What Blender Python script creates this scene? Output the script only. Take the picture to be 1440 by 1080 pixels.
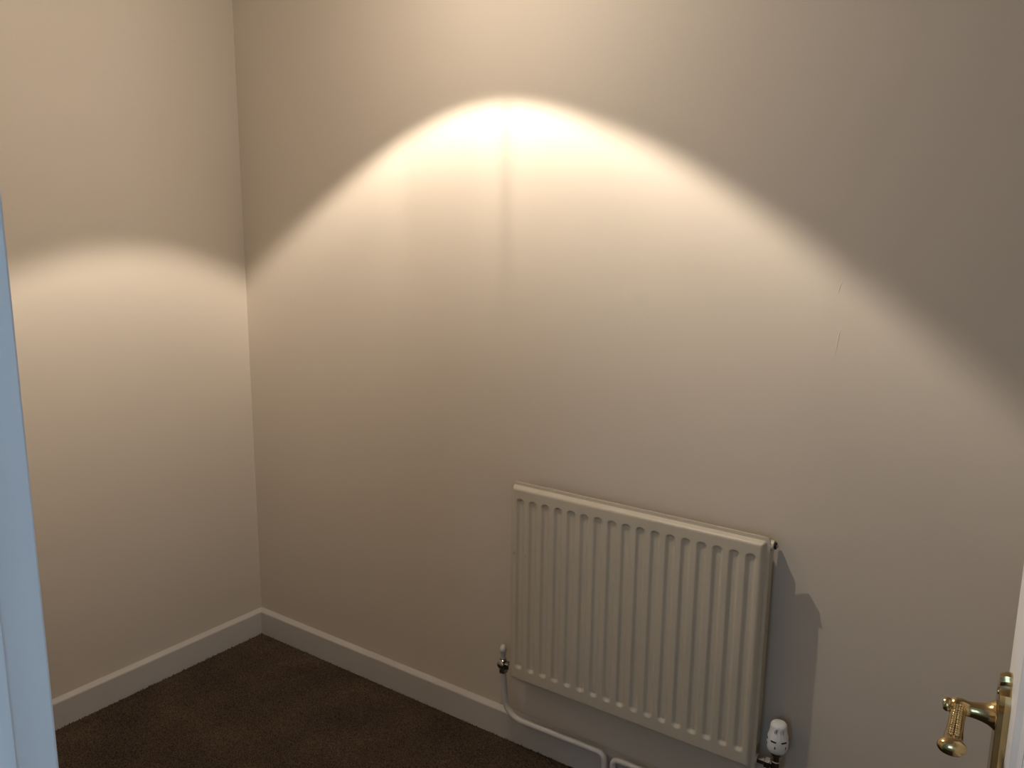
import bpy, bmesh, math, random
import numpy as np
from mathutils import Vector, Matrix

random.seed(4)
scene = bpy.context.scene
for o in list(bpy.data.objects):
    bpy.data.objects.remove(o, do_unlink=True)
C = scene.collection

# ------------------------------------------------------------------ camera
cam_d = bpy.data.cameras.new('camera')
cam_d.sensor_width = 36.0
cam_d.lens = 1220.1 * 36.0 / 1440.0
cam_d.clip_start = 0.02
cam = bpy.data.objects.new('camera', cam_d)
C.objects.link(cam)
R_ = Vector((0.81557599, 0.57855791, 0.01032217))
U_ = Vector((-0.11983254, 0.15141896, 0.98117912))
F_ = Vector((-0.56610597, 0.80146306, -0.19282373))
M = Matrix.Identity(4)
for i in range(3):
    M[i][0], M[i][1], M[i][2] = R_[i], U_[i], -F_[i]
M[0][3], M[1][3], M[2][3] = 2.4884, -1.9233, 1.5341
cam.matrix_world = M
scene.camera = cam

# ------------------------------------------------------------------ view, world, lights
scene.view_settings.view_transform = 'Standard'
scene.view_settings.look = 'None'
scene.view_settings.exposure = 0.0
scene.view_settings.gamma = 1.0
scene.view_settings.use_curve_mapping = False

world = bpy.data.worlds.new('sky')
scene.world = world
world.use_nodes = True
bg = world.node_tree.nodes['Background']
bg.inputs[0].default_value = (0.46, 0.69, 1.0, 1)      # overcast daylight, even all round
SKY = 6.8
bg.inputs[1].default_value = SKY

CEIL = 2.34
LAMP = Vector((1.096, -0.620, 2.312))
LAMP_AXIS = Vector((0.0, 0.0, -1.0))
LAMP_POWER = 93.0
LAMP_SPILL = 0.17
BEAM_CORE = 0.22
BEAM_RIM = 1.20
LAMP_COL = (1.0, 0.885, 0.775)

# ------------------------------------------------------------------ materials
def new_mat(name):
    m = bpy.data.materials.new(name)
    m.use_nodes = True
    nt = m.node_tree
    return m, nt, nt.nodes['Principled BSDF']

def N(nt, t, **kw):
    n = nt.nodes.new(t)
    for k, v in kw.items():
        setattr(n, k, v)
    return n

def painted(name, col, rough, bump=0.0, bscale=200.0, var=0.03, vscale=3.0, spec=0.4, metal=0.0, coat=0.0):
    m, nt, b = new_mat(name)
    tc = N(nt, 'ShaderNodeTexCoord')
    nz = N(nt, 'ShaderNodeTexNoise')
    nz.inputs['Scale'].default_value = vscale
    nz.inputs['Detail'].default_value = 4
    nt.links.new(tc.outputs['Object'], nz.inputs['Vector'])
    rp = N(nt, 'ShaderNodeValToRGB')
    rp.color_ramp.elements[0].position = 0.3
    rp.color_ramp.elements[1].position = 0.7
    rp.color_ramp.elements[0].color = tuple(c * (1 - var) for c in col) + (1,)
    rp.color_ramp.elements[1].color = tuple(min(1, c * (1 + var)) for c in col) + (1,)
    nt.links.new(nz.outputs['Fac'], rp.inputs['Fac'])
    nt.links.new(rp.outputs['Color'], b.inputs['Base Color'])
    b.inputs['Roughness'].default_value = rough
    b.inputs['Specular IOR Level'].default_value = spec
    b.inputs['Metallic'].default_value = metal
    b.inputs['Coat Weight'].default_value = coat
    if bump:
        n2 = N(nt, 'ShaderNodeTexNoise')
        n2.inputs['Scale'].default_value = bscale
        n2.inputs['Detail'].default_value = 3
        nt.links.new(tc.outputs['Object'], n2.inputs['Vector'])
        bp = N(nt, 'ShaderNodeBump')
        bp.inputs['Strength'].default_value = bump
        bp.inputs['Distance'].default_value = 0.002
        nt.links.new(n2.outputs['Fac'], bp.inputs['Height'])
        nt.links.new(bp.outputs['Normal'], b.inputs['Normal'])
    return m

M_wall = painted('cream_wall_paint', (0.600, 0.526, 0.428), 0.62, bump=0.10, bscale=260, var=0.012, vscale=2.0, spec=0.25)
M_ceil = painted('white_ceiling_paint', (0.72, 0.69, 0.64), 0.9, bump=0.1, bscale=180, var=0.01, spec=0.1)
M_gloss = painted('white_gloss_paint', (0.63, 0.62, 0.605), 0.42, bump=0.03, bscale=90, var=0.015, vscale=6, spec=0.4)
M_skirt = painted('skirting_satin_paint', (0.52, 0.485, 0.432), 0.5, bump=0.04, bscale=90, var=0.02, vscale=8, spec=0.35)
M_rad = painted('radiator_enamel', (0.540, 0.480, 0.375), 0.38, bump=0.03, bscale=120, var=0.02, vscale=7, spec=0.45)
M_pipe = painted('painted_pipe', (0.63, 0.59, 0.53), 0.4, bump=0.05, bscale=120, var=0.03, vscale=20, spec=0.45)
M_plastic = painted('white_plastic', (0.75, 0.745, 0.73), 0.35, var=0.005, spec=0.5)
M_grey = painted('old_white_plastic', (0.58, 0.56, 0.53), 0.5, var=0.02, spec=0.4)
M_black = painted('black_slot', (0.012, 0.012, 0.012), 0.6, var=0.0)
M_print = painted('grey_print', (0.22, 0.20, 0.20), 0.6, var=0.0)
M_chrome = painted('aged_chrome', (0.42, 0.41, 0.40), 0.16, var=0.1, vscale=60, metal=1.0)
M_brass = painted('polished_brass', (0.50, 0.375, 0.185), 0.16, var=0.12, vscale=45, metal=1.0)
M_smudge = painted('brown_smudge', (0.42, 0.36, 0.27), 0.6, var=0.08, vscale=300)
M_steel = painted('galvanised_steel', (0.5, 0.5, 0.5), 0.4, var=0.05, metal=1.0)

# carpet: dark brown twist pile, colour varies tuft by tuft
M_carpet, nt, b = new_mat('brown_carpet')
tc = N(nt, 'ShaderNodeTexCoord')
n1 = N(nt, 'ShaderNodeTexNoise'); n1.inputs['Scale'].default_value = 260; n1.inputs['Detail'].default_value = 2
n2 = N(nt, 'ShaderNodeTexNoise'); n2.inputs['Scale'].default_value = 5; n2.inputs['Detail'].default_value = 5
for n_ in (n1, n2):
    nt.links.new(tc.outputs['Object'], n_.inputs['Vector'])
r1 = N(nt, 'ShaderNodeValToRGB')
r1.color_ramp.elements[0].position = 0.34; r1.color_ramp.elements[0].color = (0.036, 0.024, 0.016, 1)
r1.color_ramp.elements[1].position = 0.68; r1.color_ramp.elements[1].color = (0.135, 0.100, 0.070, 1)
nt.links.new(n1.outputs['Fac'], r1.inputs['Fac'])
r2 = N(nt, 'ShaderNodeValToRGB')
r2.color_ramp.elements[0].position = 0.35; r2.color_ramp.elements[0].color = (0.80, 0.80, 0.80, 1)
r2.color_ramp.elements[1].position = 0.70; r2.color_ramp.elements[1].color = (1.18, 1.14, 1.12, 1)
nt.links.new(n2.outputs['Fac'], r2.inputs['Fac'])
mx = N(nt, 'ShaderNodeMix', data_type='RGBA', blend_type='MULTIPLY')
mx.inputs[0].default_value = 1.0
nt.links.new(r1.outputs['Color'], mx.inputs[6]); nt.links.new(r2.outputs['Color'], mx.inputs[7])
nt.links.new(mx.outputs[2], b.inputs['Base Color'])
b.inputs['Roughness'].default_value = 0.95
b.inputs['Specular IOR Level'].default_value = 0.05

# window glass
M_glass, nt, b = new_mat('window_glass')       # thin clear pane
tb = N(nt, 'ShaderNodeBsdfTransparent'); tb.inputs[0].default_value = (0.94, 0.96, 0.96, 1)
gb = N(nt, 'ShaderNodeBsdfGlossy'); gb.inputs['Roughness'].default_value = 0.02
ms = N(nt, 'ShaderNodeMixShader'); ms.inputs[0].default_value = 0.06
nt.links.new(tb.outputs[0], ms.inputs[1]); nt.links.new(gb.outputs[0], ms.inputs[2])
nt.links.new(ms.outputs[0], nt.nodes['Material Output'].inputs['Surface'])

# glowing lamp face
M_lampface, nt, b = new_mat('lamp_face')
b.inputs['Base Color'].default_value = (0.9, 0.85, 0.75, 1)
b.inputs['Emission Color'].default_value = LAMP_COL + (1,)
b.inputs['Emission Strength'].default_value = 6.0

# ------------------------------------------------------------------ helpers
def tag(o, label=None, cat=None, group=None, kind=None):
    if label: o['label'] = label
    if cat: o['category'] = cat
    if group: o['group'] = group
    if kind: o['kind'] = kind
    return o

def link(name, me, mat, parent=None, smooth=False, angle=None):
    if mat: me.materials.append(mat)
    if smooth:
        me.polygons.foreach_set('use_smooth', [True] * len(me.polygons))
        if angle is not None:
            me.set_sharp_from_angle(angle=math.radians(angle))
    me.update()
    o = bpy.data.objects.new(name, me)
    C.objects.link(o)
    if parent: o.parent = parent
    return o

def from_bm(name, bm, mat, parent=None, smooth=False, angle=None):
    bmesh.ops.recalc_face_normals(bm, faces=bm.faces[:])
    me = bpy.data.meshes.new(name)
    bm.to_mesh(me); bm.free()
    return link(name, me, mat, parent, smooth, angle)

def empty(name, loc=(0, 0, 0), rz=0.0):
    o = bpy.data.objects.new(name, None)
    o.empty_display_size = 0.05
    o.location = loc
    o.rotation_euler = (0, 0, rz)
    C.objects.link(o)
    return o

def bm_box(bm, x0, x1, y0, y1, z0, z1, bevel=0.0, seg=2, mat=None):
    r = bmesh.ops.create_cube(bm, size=1.0)
    vs = r['verts']
    for v in vs:
        v.co = Vector((x0 + (v.co.x + .5) * (x1 - x0), y0 + (v.co.y + .5) * (y1 - y0), z0 + (v.co.z + .5) * (z1 - z0)))
        if mat is not None: v.co = mat @ v.co
    if bevel:
        es = list({e for v in vs for e in v.link_edges})
        bmesh.ops.bevel(bm, geom=es, offset=bevel, segments=seg, affect='EDGES', profile=0.5)

def box(name, x0, x1, y0, y1, z0, z1, mat, parent=None, bevel=0.0, seg=2, xf=None):
    bm = bmesh.new()
    bm_box(bm, x0, x1, y0, y1, z0, z1, bevel, seg, xf)
    return from_bm(name, bm, mat, parent, smooth=bevel > 0, angle=40)

def bm_lathe(bm, prof, seg=32, xf=None, ridge=None):
    """prof: list of (radius, height) from bottom to top, axis +Z."""
    rings = []
    for r, z in prof:
        ring = []
        if r < 1e-6:
            v = bm.verts.new((0, 0, z)); ring = [v] * seg
        else:
            for k in range(seg):
                a = 2 * math.pi * k / seg
                rr = r
                if ridge: rr = ridge(r, z, a, k)
                ring.append(bm.verts.new((rr * math.cos(a), rr * math.sin(a), z)))
        rings.append(ring)
    for A, B in zip(rings[:-1], rings[1:]):
        for k in range(seg):
            q = [A[k], A[(k + 1) % seg], B[(k + 1) % seg], B[k]]
            u = []
            for v in q:
                if v not in u: u.append(v)
            if len(u) >= 3:
                try: bm.faces.new(u)
                except ValueError: pass
    for ring in (rings[0], rings[-1]):
        if ring[0] is not ring[1]:
            try: bm.faces.new(ring)
            except ValueError: pass
    if xf is not None:
        for v in {v for ring in rings for v in ring}:
            v.co = xf @ v.co

def lathe(name, prof, mat, parent=None, seg=32, xf=None, ridge=None, angle=35):
    bm = bmesh.new()
    bm_lathe(bm, prof, seg, xf, ridge)
    return from_bm(name, bm, mat, parent, smooth=True, angle=angle)

def bm_tube(bm, pts, radius, seg=16, cap=True):
    pts = [Vector(p) for p in pts]
    rings = []
    up = None
    for i, p in enumerate(pts):
        t = (pts[min(i + 1, len(pts) - 1)] - pts[max(i - 1, 0)]).normalized()
        if up is None:
            up = t.orthogonal().normalized()
        up = (up - t * up.dot(t)).normalized()
        s = t.cross(up)
        rr = radius[i] if isinstance(radius, (list, tuple)) else radius
        rings.append([bm.verts.new(p + up * rr * math.cos(a) + s * rr * math.sin(a))
                      for a in [2 * math.pi * k / seg for k in range(seg)]])
    for A, B in zip(rings[:-1], rings[1:]):
        for k in range(seg):
            bm.faces.new((A[k], A[(k + 1) % seg], B[(k + 1) % seg], B[k]))
    if cap:
        bm.faces.new(rings[0]); bm.faces.new(rings[-1])

def fillet(pts, rad, n=9):
    """round the corners of a polyline"""
    pts = [Vector(p) for p in pts]
    out = [pts[0]]
    for i in range(1, len(pts) - 1):
        a, b_, c = pts[i - 1], pts[i], pts[i + 1]
        r = rad[i - 1] if isinstance(rad, (list, tuple)) else rad
        d1 = (a - b_).normalized(); d2 = (c - b_).normalized()
        half = d1.angle(d2) / 2
        t = min(r / math.tan(half), (a - b_).length * .49, (c - b_).length * .49)
        p0, p2 = b_ + d1 * t, b_ + d2 * t
        rr = t * math.tan(half)
        cen = b_ + (d1 + d2).normalized() * (rr / math.sin(half))
        v0, v2 = p0 - cen, p2 - cen
        ang = v0.angle(v2)
        for k in range(n + 1):
            f = k / n
            out.append(cen + (v0 * math.sin((1 - f) * ang) + v2 * math.sin(f * ang)) / math.sin(ang))
    out.append(pts[-1])
    return out

def prism(name, prof, axis, a0, a1, mat, parent=None, bevel=0.0):
    """extrude a closed (u, z) profile; axis 'x': u = y ; axis 'y': u = x"""
    bm = bmesh.new()
    ends = []
    for a in (a0, a1):
        ends.append([bm.verts.new((a, u, z) if axis == 'x' else (u, a, z)) for u, z in prof])
    n = len(prof)
    for k in range(n):
        bm.faces.new((ends[0][k], ends[0][(k + 1) % n], ends[1][(k + 1) % n], ends[1][k]))
    bm.faces.new(ends[0]); bm.faces.new(ends[1])
    return from_bm(name, bm, mat, parent)

# ------------------------------------------------------------------ room shell
XR = 2.78            # right wall
YF = -1.60           # room face of the door wall
YH = -1.72           # landing face of the door wall
JL, JR = 1.785, 2.55  # door opening
HEAD = 2.00
HX0, HX1, HY = 0.9, 3.30, -2.80   # landing outside the door

def struct(o, label, cat):
    return tag(o, label, cat, kind='structure')

struct(box('floor', -0.1, 4.0, -3.45, 0.1, -0.10, -0.006, M_carpet), 'dark brown carpeted floor of the small room', 'floor')
floor = bpy.data.objects['floor']
struct(box('ceiling', -0.1, 4.0, -3.45, 0.1, CEIL, CEIL + 0.1, M_ceil), 'white ceiling above the small cream room', 'ceiling')
wb = box('wall_back', -0.1, XR + 0.1, 0.0, 0.1, -0.1, CEIL, M_wall)
struct(wb, 'cream painted wall behind the radiator, lit by a downlight scallop', 'wall')
struct(box('wall_left', -0.1, 0.0, YH, 0.0, -0.1, CEIL, M_wall), 'cream painted side wall meeting the corner at left', 'wall')
struct(box('wall_right', XR, XR + 0.1, YH, 0.0, -0.1, CEIL, M_wall), 'cream painted side wall behind the open door', 'wall')
bm = bmesh.new()
bm_box(bm, 0.0, JL - 0.03, YH, YF, -0.1, CEIL)
bm_box(bm, JR + 0.03, XR, YH, YF, -0.1, CEIL)
bm_box(bm, JL - 0.03, JR + 0.03, YH, YF, HEAD + 0.03, CEIL)
struct(from_bm('wall_front', bm, M_wall), 'cream wall around the doorway where the viewer stands', 'wall')

# landing outside the door, with the window the daylight comes through
struct(box('wall_landing_left', HX0 - 0.1, HX0, HY, YH, -0.1, CEIL, M_ceil), 'white landing wall left of the doorway', 'wall')
VX0, VX1, VZ0, VZ1 = 2.05, 2.60, 1.00, 2.05      # added unseen window, brings daylight to the right of the radiator wall
bm = bmesh.new()
bm_box(bm, HX0 - .1, VX0, HY - .1, HY, -0.1, CEIL)
bm_box(bm, VX1, HX1 + .1, HY - .1, HY, -0.1, CEIL)
bm_box(bm, VX0, VX1, HY - .1, HY, -0.1, VZ0)
bm_box(bm, VX0, VX1, HY - .1, HY, VZ1, CEIL)
struct(from_bm('wall_landing_back', bm, M_ceil), 'white landing wall with an added narrow window behind the viewer', 'wall')
struct(box('wall_landing_front', XR + 0.1, HX1 + 0.1, YH, YH + 0.1, -0.1, CEIL, M_ceil), 'white landing wall beside the door wall', 'wall')
WY0, WY1, WZ0, WZ1 = HY + 0.10, YH - 0.12, 0.85, 2.10
bm = bmesh.new()
bm_box(bm, HX1, HX1 + .1, HY, WY0, -0.1, CEIL)
bm_box(bm, HX1, HX1 + .1, WY1, YH, -0.1, CEIL)
bm_box(bm, HX1, HX1 + .1, WY0, WY1, -0.1, WZ0)
bm_box(bm, HX1, HX1 + .1, WY0, WY1, WZ1, CEIL)
struct(from_bm('wall_landing_right', bm, M_ceil), 'white landing wall holding the window that lights the door frame', 'wall')
def window(name, loc, rz, width, hh, label):
    w = empty(name, loc, rz)
    struct(w, label, 'window')
    hw = width / 2
    bm = bmesh.new()
    for x0, x1, z0, z1 in ((-hw, -hw + .05, 0, hh), (hw - .05, hw, 0, hh), (-hw + .05, hw - .05, 0, .05), (-hw + .05, hw - .05, hh - .05, hh), (-.025, .025, .05, hh - .05)):
        bm_box(bm, x0, x1, -.03, .03, z0, z1)
    from_bm('window_frame', bm, M_gloss, w)
    box('pane', -hw + .05, -.025, -.003, .003, .05, hh - .05, M_glass, w)
    box('pane', .025, hw - .05, -.003, .003, .05, hh - .05, M_glass, w)
    pd = bpy.data.lights.new('window_portal', 'AREA')
    pd.shape = 'RECTANGLE'; pd.size = width; pd.size_y = hh
    pd.cycles.is_portal = True
    po = bpy.data.objects.new('window_portal', pd); C.objects.link(po)
    po.parent = w
    po.location = (0, -0.06, hh / 2); po.rotation_euler = (math.radians(90), 0, 0)   # faces into the landing
window('window_1', (HX1 + 0.05, (WY0 + WY1) / 2, WZ0), math.radians(90), WY1 - WY0, WZ1 - WZ0, 'white framed landing window to the right of the viewer')
window('window_2_added', ((VX0 + VX1) / 2, HY - 0.05, VZ0), 0, VX1 - VX0, VZ1 - VZ0, 'narrow white framed window behind the viewer, added for daylight on the radiator wall')

# skirting boards: square face, chamfered top
SK = [(0, -0.02), (-0.018, -0.02), (-0.018, 0.0775), (-0.0165, 0.0805), (-0.0055, 0.0872), (-0.003, 0.0881), (0, 0.0881)]
def skirt(name, axis, a0, a1, base, sign, label):
    prof = [(base + sign * (-u), z) for u, z in SK]
    return struct(prism(name, prof, axis, a0, a1, M_skirt), label, 'baseboard')
skirt('baseboard_back', 'x', 0.0, XR, 0.0, -1, 'white skirting board along the radiator wall')
skirt('baseboard_left', 'y', YF, 0.0, 0.0, 1, 'white skirting board along the left side wall')
skirt('baseboard_right', 'y', YF, 0.0, XR, -1, 'white skirting board behind the open door')
skirt('baseboard_front', 'x', 0.0, JL - 0.092, YF, 1, 'white skirting board on the doorway wall')

# two hairline cracks in the plaster, filled and painted over
def crack(pts):
    bm = bmesh.new()
    n = len(pts)
    bm_tube(bm, [(x, 0.0009, z) for x, z in pts], [0.0007 + 0.0008 * math.sin(math.pi * (i + .3) / n) for i in range(n)], 8)
    o = from_bm('plaster_crack', bm, M_wall, wb, smooth=True)
    return o
crack([(1.9815, 1.372), (1.9835, 1.378), (1.9855, 1.388), (1.9890, 1.397), (1.9915, 1.404)])
crack([(1.986, 1.225), (1.988, 1.250), (1.9905, 1.272), (1.9925, 1.290), (1.996, 1.299)])

# carpet pile: short leaning tufts, too fine to count
rng = np.random.default_rng(7)
def pile(x0, x1, y0, y1, step):
    nx, ny = int((x1 - x0) / step), int((y1 - y0) / step)
    gx, gy = np.meshgrid(np.arange(nx), np.arange(ny))
    n = nx * ny
    cx = x0 + (gx.ravel() + .5 + rng.uniform(-.45, .45, n)) * step
    cy = y0 + (gy.ravel() + .5 + rng.uniform(-.45, .45, n)) * step
    h = rng.uniform(.004, .0085, n)
    rad = step * rng.uniform(.5, .85, n)
    a = rng.uniform(0, 2 * np.pi, n)
    V = np.zeros((n, 4, 3), np.float32)
    for k in range(3):
        V[:, k, 0] = cx + rad * np.cos(a + k * 2.0944)
        V[:, k, 1] = cy + rad * np.sin(a + k * 2.0944)
        V[:, k, 2] = -0.0065
    V[:, 3, 0] = cx + rng.normal(0, .0022, n)
    V[:, 3, 1] = cy + rng.normal(0, .0022, n)
    V[:, 3, 2] = h - 0.0065
    base = (np.arange(n) * 4)[:, None]
    T = np.stack([base + np.array([0, 1, 3]), base + np.array([1, 2, 3]), base + np.array([2, 0, 3])], 1).reshape(-1, 3)
    return V.reshape(-1, 3), T
Vp, Tp = pile(0.019, XR - 0.019, YF, -0.019, 0.0047)
me = bpy.data.meshes.new('carpet_pile')
me.vertices.add(len(Vp)); me.vertices.foreach_set('co', Vp.astype(np.float32).ravel())
me.loops.add(Tp.size); me.loops.foreach_set('vertex_index', Tp.astype(np.int32).ravel())
me.polygons.add(len(Tp))
me.polygons.foreach_set('loop_start', np.arange(0, Tp.size, 3, dtype=np.int32))
me.update(calc_edges=True)
po_ = link('carpet_pile', me, M_carpet, floor)
po_['kind'] = 'stuff'

# ------------------------------------------------------------------ door lining, stops, architraves
tr = struct(empty('trim_1', ((JL + JR) / 2, (YF + YH) / 2, 0)), 'white gloss door frame lit blue by daylight', 'door frame')
ox, oy = tr.location.x, tr.location.y
def tbox(name, x0, x1, y0, y1, z0, z1, bev=0.0015):
    return box(name, x0 - ox, x1 - ox, y0 - oy, y1 - oy, z0, z1, M_gloss, tr, bevel=bev)
tbox('lining', JL - 0.03, JL, YH, YF, 0, HEAD + 0.03)
tbox('lining', JR, JR + 0.03, YH, YF, 0, HEAD + 0.03)
tbox('lining', JL, JR, YH, YF, HEAD, HEAD + 0.03)
tbox('door_stop', JL, JL + 0.012, YF - 0.080, YF - 0.037, 0, HEAD)
tbox('door_stop', JR - 0.012, JR, YF - 0.080, YF - 0.037, 0, HEAD)
tbox('door_stop', JL + 0.012, JR - 0.012, YF - 0.080, YF - 0.037, HEAD - 0.012, HEAD)
for y0, y1, g in ((YF, YF + 0.016, 0.030), (YH - 0.016, YH, 0.006)):
    tbox('architrave', JL - g - 0.062, JL - g, y0, y1, 0, HEAD + g + 0.062, 0.004)
    tbox('architrave', JR + g, JR + g + 0.062, y0, y1, 0, HEAD + g + 0.062, 0.004)
    tbox('architrave', JL - g, JR + g, y0, y1, HEAD + g, HEAD + g + 0.062, 0.004)

# ------------------------------------------------------------------ radiator
RX0, RX1, RZ0, RZ1 = 1.1805, 1.8985, 0.2325, 0.8200
RY = -0.066          # seam plane
FL0, FLP, FLN = 1.2203, 0.0400, 17
FZ0, FZ1 = 0.2790, 0.7800
def smooth(t):
    t = max(0.0, min(1.0, t)); return t * t * (3 - 2 * t)
def rad_depth(x, z):
    r = 0.014
    qx = max(RX0 + r - x, x - (RX1 - r), 0); qz = max(RZ0 + r - z, z - (RZ1 - r), 0)
    e = min(x - RX0, RX1 - x, z - RZ0, RZ1 - z)
    if qx > 0 and qz > 0: e = r - math.hypot(qx, qz)
    pr = ((-1, .0035), (.0078, .0035), (.0086, .0048), (.0128, .0130), (.0142, .0150), (.0160, .0163), (.0185, .0170), (9, .0170))
    for (e0, d0), (e1, d1) in zip(pr[:-1], pr[1:]):           # flat flange, sloped shoulder, raised face
        if e0 <= e <= e1: d = d0 + (d1 - d0) * (e - e0) / (e1 - e0)
    k = round((x - FL0) / FLP); k = max(0, min(FLN - 1, k))
    u = abs(x - (FL0 + k * FLP))
    top = FZ1 - u * u / 0.030; bot = FZ0 + u * u / 0.030
    if u < 0.0140 and bot < z < top:
        fx = smooth((0.0140 - u) / 0.0095)
        fz = min(smooth((top - z) / 0.0065), min(1.0, (z - bot) / 0.0085))
        d -= 0.0064 * fx * fz
    return d
edge = [0, .004, .0078, .0086, .0107, .0128, .0142, .0160, .0185, .0215]
xs = [RX0 + e for e in edge] + [RX1 - e for e in edge]
for k in range(FLN):
    for u in (0, .0022, .0045, .0062, .0080, .0098, .0115, .0130, .0142, .0168, .0200):
        xs += [FL0 + k * FLP + u, FL0 + k * FLP - u]
zs = [RZ0 + e for e in edge] + [RZ1 - e for e in edge]
for t in (-.002, 0, .0012, .003, .005, .007, .0085, .0097, .0110, .014, .019): zs += [FZ0 + t]
for t in (-.002, 0, .001, .0022, .0036, .005, .0065, .008, .0095, .012, .016): zs += [FZ1 - t]
zs += [0.30 + .06 * i for i in range(1, 8)]
def uniq(a, lo, hi):
    a = sorted(v for v in a if lo - 1e-9 <= v <= hi + 1e-9); o = [a[0]]
    for v in a[1:]:
        if v - o[-1] > 6e-4: o.append(v)
    o[-1] = hi
    return o
xs, zs = uniq(xs, RX0, RX1), uniq(zs, RZ0, RZ1)
rad = empty('radiator', ((RX0 + RX1) / 2, RY, RZ0))
tag(rad, 'cream pressed steel panel radiator with seventeen vertical flutes on the wall', 'radiator')
def rad_panel(name, sign, flutes=True):
    bm = bmesh.new()
    G = []
    rr = 0.014
    def clampc(x, z):
        cx = min(max(x, RX0 + rr), RX1 - rr); cz = min(max(z, RZ0 + rr), RZ1 - rr)
        dx, dz = x - cx, z - cz
        L = math.hypot(dx, dz)
        if dx and dz and L > rr: return cx + dx * rr / L, cz + dz * rr / L
        return x, z
    for z in zs:
        row = []
        for x in xs:
            X, Z = clampc(x, z)
            row.append(bm.verts.new((X - rad.location.x, -sign * rad_depth(X, Z), Z - RZ0)))
        G.append(row)
    for j in range(len(zs) - 1):
        for i in range(len(xs) - 1):
            q = (G[j][i], G[j][i + 1], G[j + 1][i + 1], G[j + 1][i])
            try: bm.faces.new(q)
            except ValueError: pass
    ring = G[0][:] + [r_[-1] for r_ in G[1:]] + G[-1][-2::-1] + [r_[0] for r_ in G[-2:0:-1]]
    back = [bm.verts.new((v.co.x, -sign * 0.0004, v.co.z)) for v in ring]
    n = len(ring)
    for k in range(n):
        bm.faces.new((ring[k], ring[(k + 1) % n], back[(k + 1) % n], back[k]))
    bmesh.ops.remove_doubles(bm, verts=bm.verts[:], dist=1e-5)
    return from_bm(name, bm, M_rad, rad, smooth=True, angle=42)
rad_panel('front_panel', 1)
rad_panel('back_panel', -1)
xfm = Matrix.Translation((0, 0, 0))
def along_x(x, y, z):   # lathe axis turned to +X
    return Matrix.Translation((x, y, z)) @ Matrix.Rotation(math.radians(90), 4, 'Y')
rw = (RX1 - RX0) / 2
BY = 0.0075            # the tappings sit behind the seam
zb = RZ1 - RZ0 - 0.0185
bl = lathe('bleed_boss', [(0.0, -.012), (.0112, -.012), (.0112, .0030), (.0124, .0034), (.0124, .0062), (.0100, .0070), (.0, .0070)], M_rad, rad, 28, along_x(rw, BY, zb))
lathe('bleed_plug', [(0, .0), (.0088, .0), (.0088, .0030), (.0070, .0036), (0, .0036)], M_black, bl, 6, along_x(rw + .0070, BY, zb))
box('key_square', rw + .0100, rw + .0145, BY - .0026, BY + .0026, zb - .0026, zb + .0026, M_steel, bl)
lathe('tapping_boss', [(0, -.012), (.0110, -.012), (.0110, .003), (0, .003)], M_rad, rad, 28, along_x(rw, BY, 0.030))
lathe('tapping_boss', [(0, -.003), (.0110, -.003), (.0110, .012), (0, .012)], M_rad, rad, 28, along_x(-rw, BY, 0.030))
# convector fins: a folded sheet on the back of the panel
bm = bmesh.new()
cols = []
nf_, c0, c1 = 17, -rw + .030, rw - .010
for k in range(nf_):
    xa = c0 + (c1 - c0) * k / (nf_ - 1)
    for dx, y in ((-.0135, .027), (-.0090, .054), (.0090, .054), (.0135, .027)):
        x = min(max(xa + dx, c0), c1)
        cols.append((x, y))
top_, bot_ = RZ1 - RZ0 - .020, .045
vt = [(bm.verts.new((x, y, bot_)), bm.verts.new((x, y, top_))) for x, y in cols]
for A, B in zip(vt[:-1], vt[1:]):
    if (A[0].co - B[0].co).length > 1e-5: bm.faces.new((A[0], B[0], B[1], A[1]))
from_bm('convector_fins', bm, M_rad, rad)
for x in (-0.22, 0.22):     # hook brackets between wall and panel
    bm = bmesh.new()
    bm_box(bm, x - .016, x + .016, .0645, .066, .03, .56)
    bm_box(bm, x - .0015, x + .0015, .017, .0645, .05, .09)
    bm_box(bm, x - .0015, x + .0015, .017, .0645, .50, .54)
    from_bm('wall_bracket', bm, M_steel, rad)
for x, z, r_ in ((1.2019, .6211, .0058), (1.2398, .6200, .0042)):   # two brown scuffs on the face
    bm = bmesh.new()
    for k in range(1):
        vs = []
        for i in range(18):
            a = 2 * math.pi * i / 18
            q = r_ * (1 + .25 * math.sin(3 * a + x * 90) + .12 * math.sin(5 * a))
            vs.append(bm.verts.new((x - rad.location.x + .72 * q * math.cos(a), -rad_depth(x if z > 2 else x + .72 * q * math.cos(a), z + q * math.sin(a)) - .0003, z - RZ0 + q * math.sin(a))))
        c_ = bm.verts.new((x - rad.location.x, -rad_depth(x, z) - .00035, z - RZ0))
        for i in range(18): bm.faces.new((vs[i], vs[(i + 1) % 18], c_))
    from_bm('scuff_mark', bm, M_smudge, rad)

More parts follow.
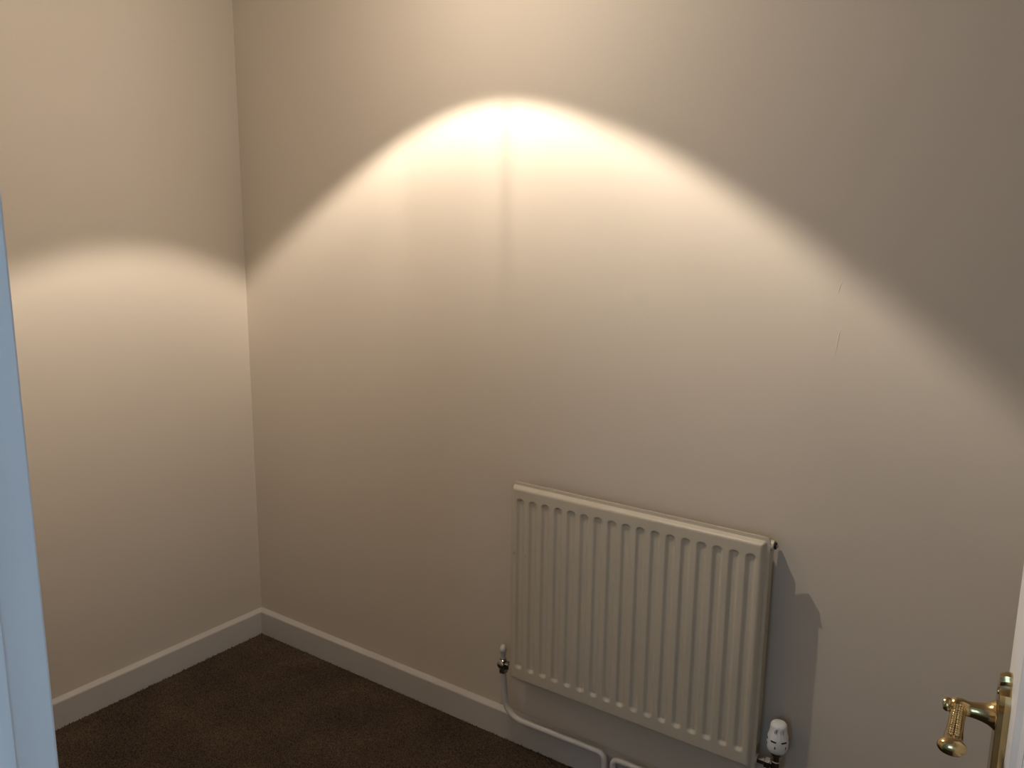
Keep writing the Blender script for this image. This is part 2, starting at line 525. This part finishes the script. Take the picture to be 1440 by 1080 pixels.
# ------------------------------------------------------------------ lockshield valve (left)
LX, VY, LZ = 1.1505, RY + BY, RZ0 + 0.030
lv = empty('lockshield_valve', (LX, VY, LZ))
tag(lv, 'small lockshield radiator valve with white cap left of the radiator', 'valve')
lathe('valve_body', [(0, -.020), (.0085, -.020), (.0085, -.014), (.0105, -.012), (.0105, .013), (.0085, .0145), (.0085, .017), (0, .017)], M_chrome, lv, 28)
lathe('compression_nut', [(0, -.026), (.0118, -.026), (.0135, -.0245), (.0135, -.0135), (.0118, -.012), (0, -.012)], M_chrome, lv, 6, Matrix.Rotation(.3, 4, 'Z'), angle=30)
lathe('union_nut', [(0, .008), (.0085, .008), (.0085, .012), (.0135, .0125), (.0135, .0225), (.0120, .024), (.0095, .0242), (.0095, .0290), (0, .0290)], M_chrome, lv, 6, along_x(0, 0, 0), angle=30)
lathe('spindle_boss', [(0, .008), (.0085, .008), (.0105, .0095), (.0105, .0155), (.0070, .0175), (.0, .0178)], M_chrome, lv, 24, Matrix.Rotation(math.radians(75), 4, 'X') )
def cap_ridge(r, z, a, k): return r * (1.0 if z > .036 or z < .019 else (1.05 if k % 2 else .95))
lathe('cap', [(0, .017), (.0068, .017), (.0070, .036), (.0096, .0385), (.0100, .0445), (.0088, .050), (.0058, .0575), (.0035, .0595), (0, .060)], M_grey, lv, 32, None, cap_ridge, angle=60)

# ------------------------------------------------------------------ thermostatic valve (right)
TX, TZ = 1.9450, RZ0 + 0.030
tv = empty('thermostatic_valve', (TX, VY, TZ))
tag(tv, 'white thermostatic radiator valve head with black slots right of the radiator', 'valve')
lathe('valve_body', [(0, -.024), (.0085, -.024), (.0085, -.014), (.0115, -.012), (.0115, .012), (.0100, .014), (.0100, .028), (.0140, .030), (.0140, .038), (0, .038)], M_chrome, tv, 28)
lathe('compression_nut', [(0, -.032), (.0118, -.032), (.0138, -.030), (.0138, -.019), (.0118, -.017), (0, -.017)], M_chrome, tv, 6, Matrix.Rotation(.2, 4, 'Z'), angle=30)
lathe('union_nut', [(0, .008), (.0090, .008), (.0090, .013), (.0140, .0135), (.0140, .0245), (.0125, .026), (.0095, .0262), (.0095, .0430), (0, .0430)], M_chrome, tv, 6, Matrix.Rotation(math.pi, 4, 'Z') @ along_x(0, 0, 0), angle=30)
AZ = math.atan2(-1.9233 - VY, 2.4884 - TX)       # where the photographer stood
hp = [(0, .038), (.0140, .038), (.0188, .0393), (.0222, .0435), (.0242, .0515), (.0248, .0610), (.0246, .0700), (.0236, .0780), (.0214, .0860), (.0200, .0920), (.0194, .0970), (.0192, .1030), (.0184, .1075), (.0160, .1108), (.0120, .1124), (.0060, .1130), (0, .1131)]
def head_r(z):
    for (r0, z0), (r1, z1) in zip(hp[1:-1], hp[2:]):
        if z0 <= z <= z1: return r0 + (r1 - r0) * (z - z0) / max(1e-9, z1 - z0)
    return .02
def head_ridge(r, z, a, k):
    if .082 < z < .105: return r * (1.0 if (k // 2) % 2 else .975)
    return r
head = lathe('thermostat_head', hp, M_plastic, tv, 72, Matrix.Rotation(AZ, 4, 'Z'), head_ridge, angle=50)
def wrap(name, a0, a1, z0, z1, mat, parent, out=.0004, n=10):
    bm = bmesh.new(); A = []
    for i in range(n + 1):
        a = AZ + math.radians(a0 + (a1 - a0) * i / n)
        col = []
        for z in (z0, z1):
            r = head_r(z) + out
            col.append(bm.verts.new((r * math.cos(a), r * math.sin(a), z)))
        for z in (z1, z0):
            r = head_r(z) - .0012
            col.append(bm.verts.new((r * math.cos(a), r * math.sin(a), z)))
        A.append(col)
    for P, Q in zip(A[:-1], A[1:]):
        for k in range(4): bm.faces.new((P[k], P[(k + 1) % 4], Q[(k + 1) % 4], Q[k]))
    bm.faces.new(A[0]); bm.faces.new(A[-1])
    return from_bm(name, bm, mat, parent, smooth=True, angle=40)
for k in range(6):
    c0 = -23 + 60 * k
    wrap('vent_slot', c0 - 16, c0 + 16, .0712, .0748, M_black, head)
    wrap('vent_hole', c0 + 8, c0 + 14, .0560, .0620, M_black, head, n=3)
bm = bmesh.new()          # pointer notch at the foot of the head
vs = []
for da, z in ((-7, .0388), (7, .0388), (0, .0500)):
    r = head_r(z) + .0006; a = AZ + math.radians(-14 + da)
    vs.append(bm.verts.new((r * math.cos(a), r * math.sin(a), z)))
bm.faces.new(vs)
nf = bmesh.ops.extrude_face_region(bm, geom=bm.faces[:])
for v in [g for g in nf['geom'] if isinstance(g, bmesh.types.BMVert)]:
    v.co.x *= .93; v.co.y *= .93
from_bm('pointer_notch', bm, M_black, head)
for a0, z0, z1 in ((-24, .0935, .100), (-15, .092, .1025), (-11, .0950, .1025), (33, .0925, .102)):
    wrap('dial_mark', a0, a0 + 3.2, z0, z1, M_print, head, out=.0005, n=2)
wrap('dial_mark', -16, -4, .1012, .1030, M_print, head, out=.0005, n=4)

# ------------------------------------------------------------------ heating pipes
def pipe(pts, rads, label):
    base = Vector(pts[-1])
    t = empty('heating_pipe', (base.x, base.y, 0))
    tag(t, label, 'pipe', 'heating pipes feeding the radiator')
    P = [Vector(p) - Vector((base.x, base.y, 0)) for p in pts]
    bm = bmesh.new()
    bm_tube(bm, fillet(P, rads), 0.0088, 18)
    from_bm('pipe_run', bm, M_pipe, t, smooth=True, angle=60)
    return t
pipe([(LX, VY, LZ - .024), (LX + .002, -.045, .0935), (1.478, -.040, .0965), (1.481, -.040, -.004)], [.055, .020],
     'white painted heating pipe dropping from the lockshield valve and running right')
pipe([(TX, VY, TZ - .030), (TX - .002, -.045, .0935), (1.507, -.040, .0935), (1.504, -.040, -.004)], [.055, .020],
     'white painted heating pipe running from the thermostatic valve behind the frame edge')

# ------------------------------------------------------------------ door, standing open
YAW = math.radians(9.1)
DW, DT, DZ0, DH = 0.757, 0.035, 0.008, 1.98
door = empty('door_1', (JR, YF, 0), 0)
# local axes: X from hinge to latch edge, Y out of the visible face, Z up
ux = Vector((-math.sin(YAW), math.cos(YAW), 0)); nn = Vector((-math.cos(YAW), -math.sin(YAW), 0))
door.rotation_euler = (0, 0, math.atan2(ux.y, ux.x))
struct(door, 'white panelled door standing open at the right with a brass lever', 'door')
# local +Y after that rotation is (-ux.y, ux.x): the visible side
def dbox(name, x0, x1, z0, z1, y0=-DT, y1=0.0, bev=0.002, mat=M_gloss, parent=door):
    return box(name, x0, x1, y0, y1, z0, z1, mat, parent, bevel=bev)
S = 0.098
dbox('stile', 0.0, S, DZ0, DZ0 + DH); dbox('stile', DW - S, DW, DZ0, DZ0 + DH)
rails = [(DZ0, DZ0 + .20), (.84, 1.04 - .04), (DZ0 + DH - .11, DZ0 + DH)]
rails = [(DZ0, DZ0 + .20), (.74, .86), (1.40, 1.48), (DZ0 + DH - .11, DZ0 + DH)]
for z0, z1 in rails: dbox('rail', S, DW - S, z0, z1)
mz = DW / 2
opens = []
for (a, b0), (b1, c_) in zip(rails[:-1], rails[1:]):
    dbox('muntin', mz - .045, mz + .045, b0, b1)
    opens += [(S, mz - .045, b0, b1), (mz + .045, DW - S, b0, b1)]
for x0, x1, z0, z1 in opens:
    p_ = dbox('door_panel', x0, x1, z0, z1, -DT + .010, -.010, bev=0)
    bm = bmesh.new()
    W_ = 0.020
    for sgn, yo, yi in ((1, -.0012, -.010), (-1, -DT + .0012, -DT + .010)):
        R = []
        for t, y in ((0, yo), (W_ * .25, yo + sgn * .0010), (W_ * .6, (yo + yi) / 2), (W_, yi + sgn * .0008), (W_, yi)):
            R.append([bm.verts.new(v) for v in ((x0 + t, y, z0 + t), (x1 - t, y, z0 + t), (x1 - t, y, z1 - t), (x0 + t, y, z1 - t))])
        for A, B in zip(R[:-1], R[1:]):
            for k in range(4): bm.faces.new((A[k], A[(k + 1) % 4], B[(k + 1) % 4], B[k]))
    from_bm('moulding', bm, M_gloss, p_)
for z in (.22, 1.02, 1.78):
    lathe('hinge', [(0, 0), (.005, 0), (.005, .076), (.0035, .08), (0, .08)], M_brass, door, 14, Matrix.Translation((-.004, -DT - .001, z)))

# brass lever on its long plate
SX, SZ = DW - 0.036, 0.990
def plate_outline():
    hw = .0205; t, b_ = SZ + .053, SZ - .125
    pts = [(0, t), (.006, t - .0015), (.0085, t - .007), (.0075, t - .012), (.010, t - .016), (.0165, t - .020), (.0195, t - .026), (hw, t - .031)]
    low = [(hw, b_ + .031), (.0195, b_ + .026), (.0165, b_ + .020), (.010, b_ + .016), (.0075, b_ + .012), (.0085, b_ + .007), (.006, b_ + .0015), (0, b_)]
    right = pts + low
    return right + [(-x, z) for x, z in right[-2:0:-1]]
bm = bmesh.new()
ol = plate_outline()
cz = SZ - .02
def ring(k, y): return [bm.verts.new((SX + x * k, y, cz + (z - cz) * (1 - (1 - k) * .22))) for x, z in ol]
R = [ring(1.0, 0.0), ring(1.0, .0060), ring(.86, .0112), ring(.80, .0118)]
for A, B in zip(R[:-1], R[1:]):
    for k in range(len(ol)): bm.faces.new((A[k], A[(k + 1) % len(ol)], B[(k + 1) % len(ol)], B[k]))
bm.faces.new(R[-1])
plate = from_bm('back_plate', bm, M_brass, door, smooth=True, angle=28)
plate['label'] = 'polished brass long plate with shaped ends'
for z in (SZ + .030, SZ - .098):
    lathe('screw', [(0, .0112), (.0042, .0112), (.0040, .0126), (.002, .0132), (0, .0133)], M_brass, plate, 16, Matrix.Translation((SX, 0, z)) @ Matrix.Rotation(-math.pi / 2, 4, 'X'))
# neck: flared out of the plate
toY = Matrix.Translation((SX, 0, SZ)) @ Matrix.Rotation(-math.pi / 2, 4, 'X')
GY = 0.0480
lev = lathe('lever', [(0, .009), (.0165, .009), (.0168, .0125), (.0150, .0145), (.0128, .018), (.0108, .0235), (.0094, .030), (.0086, .036), (.0086, .040), (.0098, .044), (.0102, .050), (.0092, .0550), (.0070, .0568), (.0078, .0580), (.0080, .0612), (.0062, .0640), (0, .0650)], M_brass, door, 32, toY, angle=45)
lev['label'] = 'ornate polished brass lever handle with beaded grip'
# grip: a tapering bar that runs back towards the hinge and flares into a round end
gx = Matrix.Translation((SX, GY, SZ)) @ Matrix.Diagonal((1, 1, .62, 1)).to_4x4() @ Matrix.Rotation(math.radians(-5), 4, 'Z') @ Matrix.Rotation(-math.pi / 2, 4, 'Y')
gp = [(0, -.0105), (.0060, -.0098), (.0086, -.006), (.0092, 0), (.0088, .010), (.0082, .020), (.0082, .040), (.0086, .054), (.0094, .066), (.0098, .075), (.0112, .0805), (.0132, .0842), (.0143, .0875), (.0144, .0905), (.0130, .0940), (.0095, .0965), (.0045, .0978), (0, .0982)]
def grip_ridge(r, z, a, k): return r * (1 + 0.0 * k)
lathe('grip', gp, M_brass, lev, 32, gx, None, angle=60)
bm = bmesh.new()
for k in range(15):
    t = .003 + k * .0050
    r = .0085 + .0013 * max(0, (t - .04) / .04)
    for a in (math.radians(-17), math.radians(17)):
        # two rows of beads along the upper side of the grip
        c_ = Vector((SX - t, GY + .0875 * t + r * math.sin(a), SZ + .62 * r * math.cos(a)))
        mm = Matrix.Translation(c_) @ Matrix.Diagonal((.0023, .0034, .0028, 1)).to_4x4()
        bmesh.ops.create_icosphere(bm, subdivisions=1, radius=1.0, matrix=mm)
from_bm('beading', bm, M_brass, lev, smooth=True)

# ------------------------------------------------------------------ recessed downlight
dl = empty('ceiling_downlight', (LAMP.x, LAMP.y, CEIL))
tag(dl, 'small round recessed ceiling downlight shining on the radiator wall', 'light')
lathe('trim_ring', [(.030, -.0005), (.044, -.0005), (.045, -.003), (.042, -.006), (.036, -.007), (.031, -.005), (.030, -.0005)], M_plastic, dl, 40)
lathe('lamp_lens', [(0, -.0010), (.030, -.0010), (.030, -.0035), (.02, -.0045), (0, -.005)], M_lampface, dl, 32)
ld = bpy.data.lights.new('lamp_beam', 'POINT')
ld.shadow_soft_size = 0.012
ld.energy = LAMP_POWER
ld.color = (1, 1, 1)
ld.use_nodes = True
nt = ld.node_tree
em = nt.nodes['Emission']
def math_n(op, a, b_=None, c_=None):
    n = nt.nodes.new('ShaderNodeMath'); n.operation = op
    for i, v in enumerate((a, b_, c_)):
        if v is None: continue
        if isinstance(v, (int, float)): n.inputs[i].default_value = v
        else: nt.links.new(v, n.inputs[i])
    return n.outputs[0]
geo = nt.nodes.new('ShaderNodeNewGeometry')
dt = nt.nodes.new('ShaderNodeVectorMath'); dt.operation = 'DOT_PRODUCT'
nt.links.new(geo.outputs['Incoming'], dt.inputs[0]); dt.inputs[1].default_value = LAMP_AXIS
sp = nt.nodes.new('ShaderNodeSeparateXYZ'); nt.links.new(geo.outputs['Incoming'], sp.inputs[0])
az = math_n('ARCTAN2', sp.outputs['X'], sp.outputs['Y'])
def az_ramp(stops, lo_, hi_, deg=False):
    """a curve over the azimuth, lo_..hi_ packed into a colour ramp"""
    cr = nt.nodes.new('ShaderNodeValToRGB')
    el = cr.color_ramp.elements
    while len(el) > 1: el.remove(el[-1])
    for i, (a, v) in enumerate(stops):
        a = math.radians(a) if deg else a
        p = a / 4.0 + .5
        e = el[0] if i == 0 else el.new(p)
        e.position = p
        g = (v - lo_) / (hi_ - lo_)
        e.color = (g, g, g, 1)
    nt.links.new(math_n('ADD', math_n('MULTIPLY', az, 1 / 4.0), 0.5), cr.inputs['Fac'])
    bw = nt.nodes.new('ShaderNodeRGBToBW'); nt.links.new(cr.outputs['Color'], bw.inputs[0])
    return math_n('ADD', math_n('MULTIPLY', bw.outputs[0], hi_ - lo_), lo_)
# the rim that cuts the beam off is not perfectly round
cut = [(-110, 49.0), (-97, 49.9), (-88, 51.0), (-80, 51.7), (-72, 52.1), (-60, 51.8), (-44, 51.6), (-15, 52.1), (0, 52.0), (12, 51.5), (25, 51.0), (40, 51.3), (70, 51.4)]
thr = az_ramp([(a, math.cos(math.radians(t - 0.7))) for a, t in cut], 0.5, 0.75, True)
mr = nt.nodes.new('ShaderNodeMapRange'); mr.interpolation_type = 'SMOOTHSTEP'
nt.links.new(math_n('SUBTRACT', dt.outputs['Value'], thr), mr.inputs['Value'])
mr.inputs['From Min'].default_value = -0.027
mr.inputs['From Max'].default_value = 0.027
# reflector streaks: the beam varies a little round its axis, most towards its rim
stops = [(-1.7, .90), (-1.25, .92), (-1.0, .99), (-.70, 1.0), (-.60, 1.06), (-.535, 1.05), (-.49, .965), (-.22, .965), (-.075, 1.03), (-.04, 1.01), (.0, .86), (.025, .86), (.065, 1.02), (.22, .99), (.45, .97), (.65, 1.03), (.80, 1.01), (.935, .97), (.955, .90), (1.15, .82)]
streak = az_ramp(stops, 0.8, 1.1)
mk = nt.nodes.new('ShaderNodeMapRange'); mk.interpolation_type = 'SMOOTHSTEP'
nt.links.new(dt.outputs['Value'], mk.inputs['Value'])
mk.inputs['From Min'].default_value = math.cos(math.radians(41)); mk.inputs['From Max'].default_value = math.cos(math.radians(27))
mk.inputs['To Min'].default_value = 1.0; mk.inputs['To Max'].default_value = 0.25
st1 = math_n('ADD', math_n('MULTIPLY', math_n('SUBTRACT', streak, 1.0), mk.outputs[0]), 1.0)
# wide flood: weaker along the axis, strongest just inside the rim
mb = nt.nodes.new('ShaderNodeMapRange')
nt.links.new(dt.outputs['Value'], mb.inputs['Value'])
mb.inputs['From Min'].default_value = math.cos(math.radians(48)); mb.inputs['From Max'].default_value = math.cos(math.radians(18))
mb.inputs['To Min'].default_value = 1.0; mb.inputs['To Max'].default_value = BEAM_CORE
mc = nt.nodes.new('ShaderNodeMapRange'); mc.interpolation_type = 'SMOOTHSTEP'
nt.links.new(dt.outputs['Value'], mc.inputs['Value'])
mc.inputs['From Min'].default_value = math.cos(math.radians(50)); mc.inputs['From Max'].default_value = math.cos(math.radians(41))
mc.inputs['To Min'].default_value = BEAM_RIM; mc.inputs['To Max'].default_value = 1.0
beam = math_n('MULTIPLY', math_n('MULTIPLY', mb.outputs[0], mc.outputs[0]), st1)
# stray light outside the beam, uneven round the fitting
spill = az_ramp([(-100, 1.35), (-78, 1.32), (-62, 1.0), (-46, .85), (-10, .98), (10, .98), (40, .95), (75, .95)], 0.5, 1.5, True)
spill = math_n('MULTIPLY', spill, LAMP_SPILL)
inside = math_n('MULTIPLY', mr.outputs[0], math_n('SUBTRACT', beam, spill))
st = math_n('ADD', inside, spill)
nt.links.new(st, em.inputs['Strength'])
em.inputs['Color'].default_value = LAMP_COL + (1,)
lo = bpy.data.objects.new('lamp_beam', ld); C.objects.link(lo)
lo.parent = dl
lo.location = LAMP - Vector((LAMP.x, LAMP.y, CEIL))
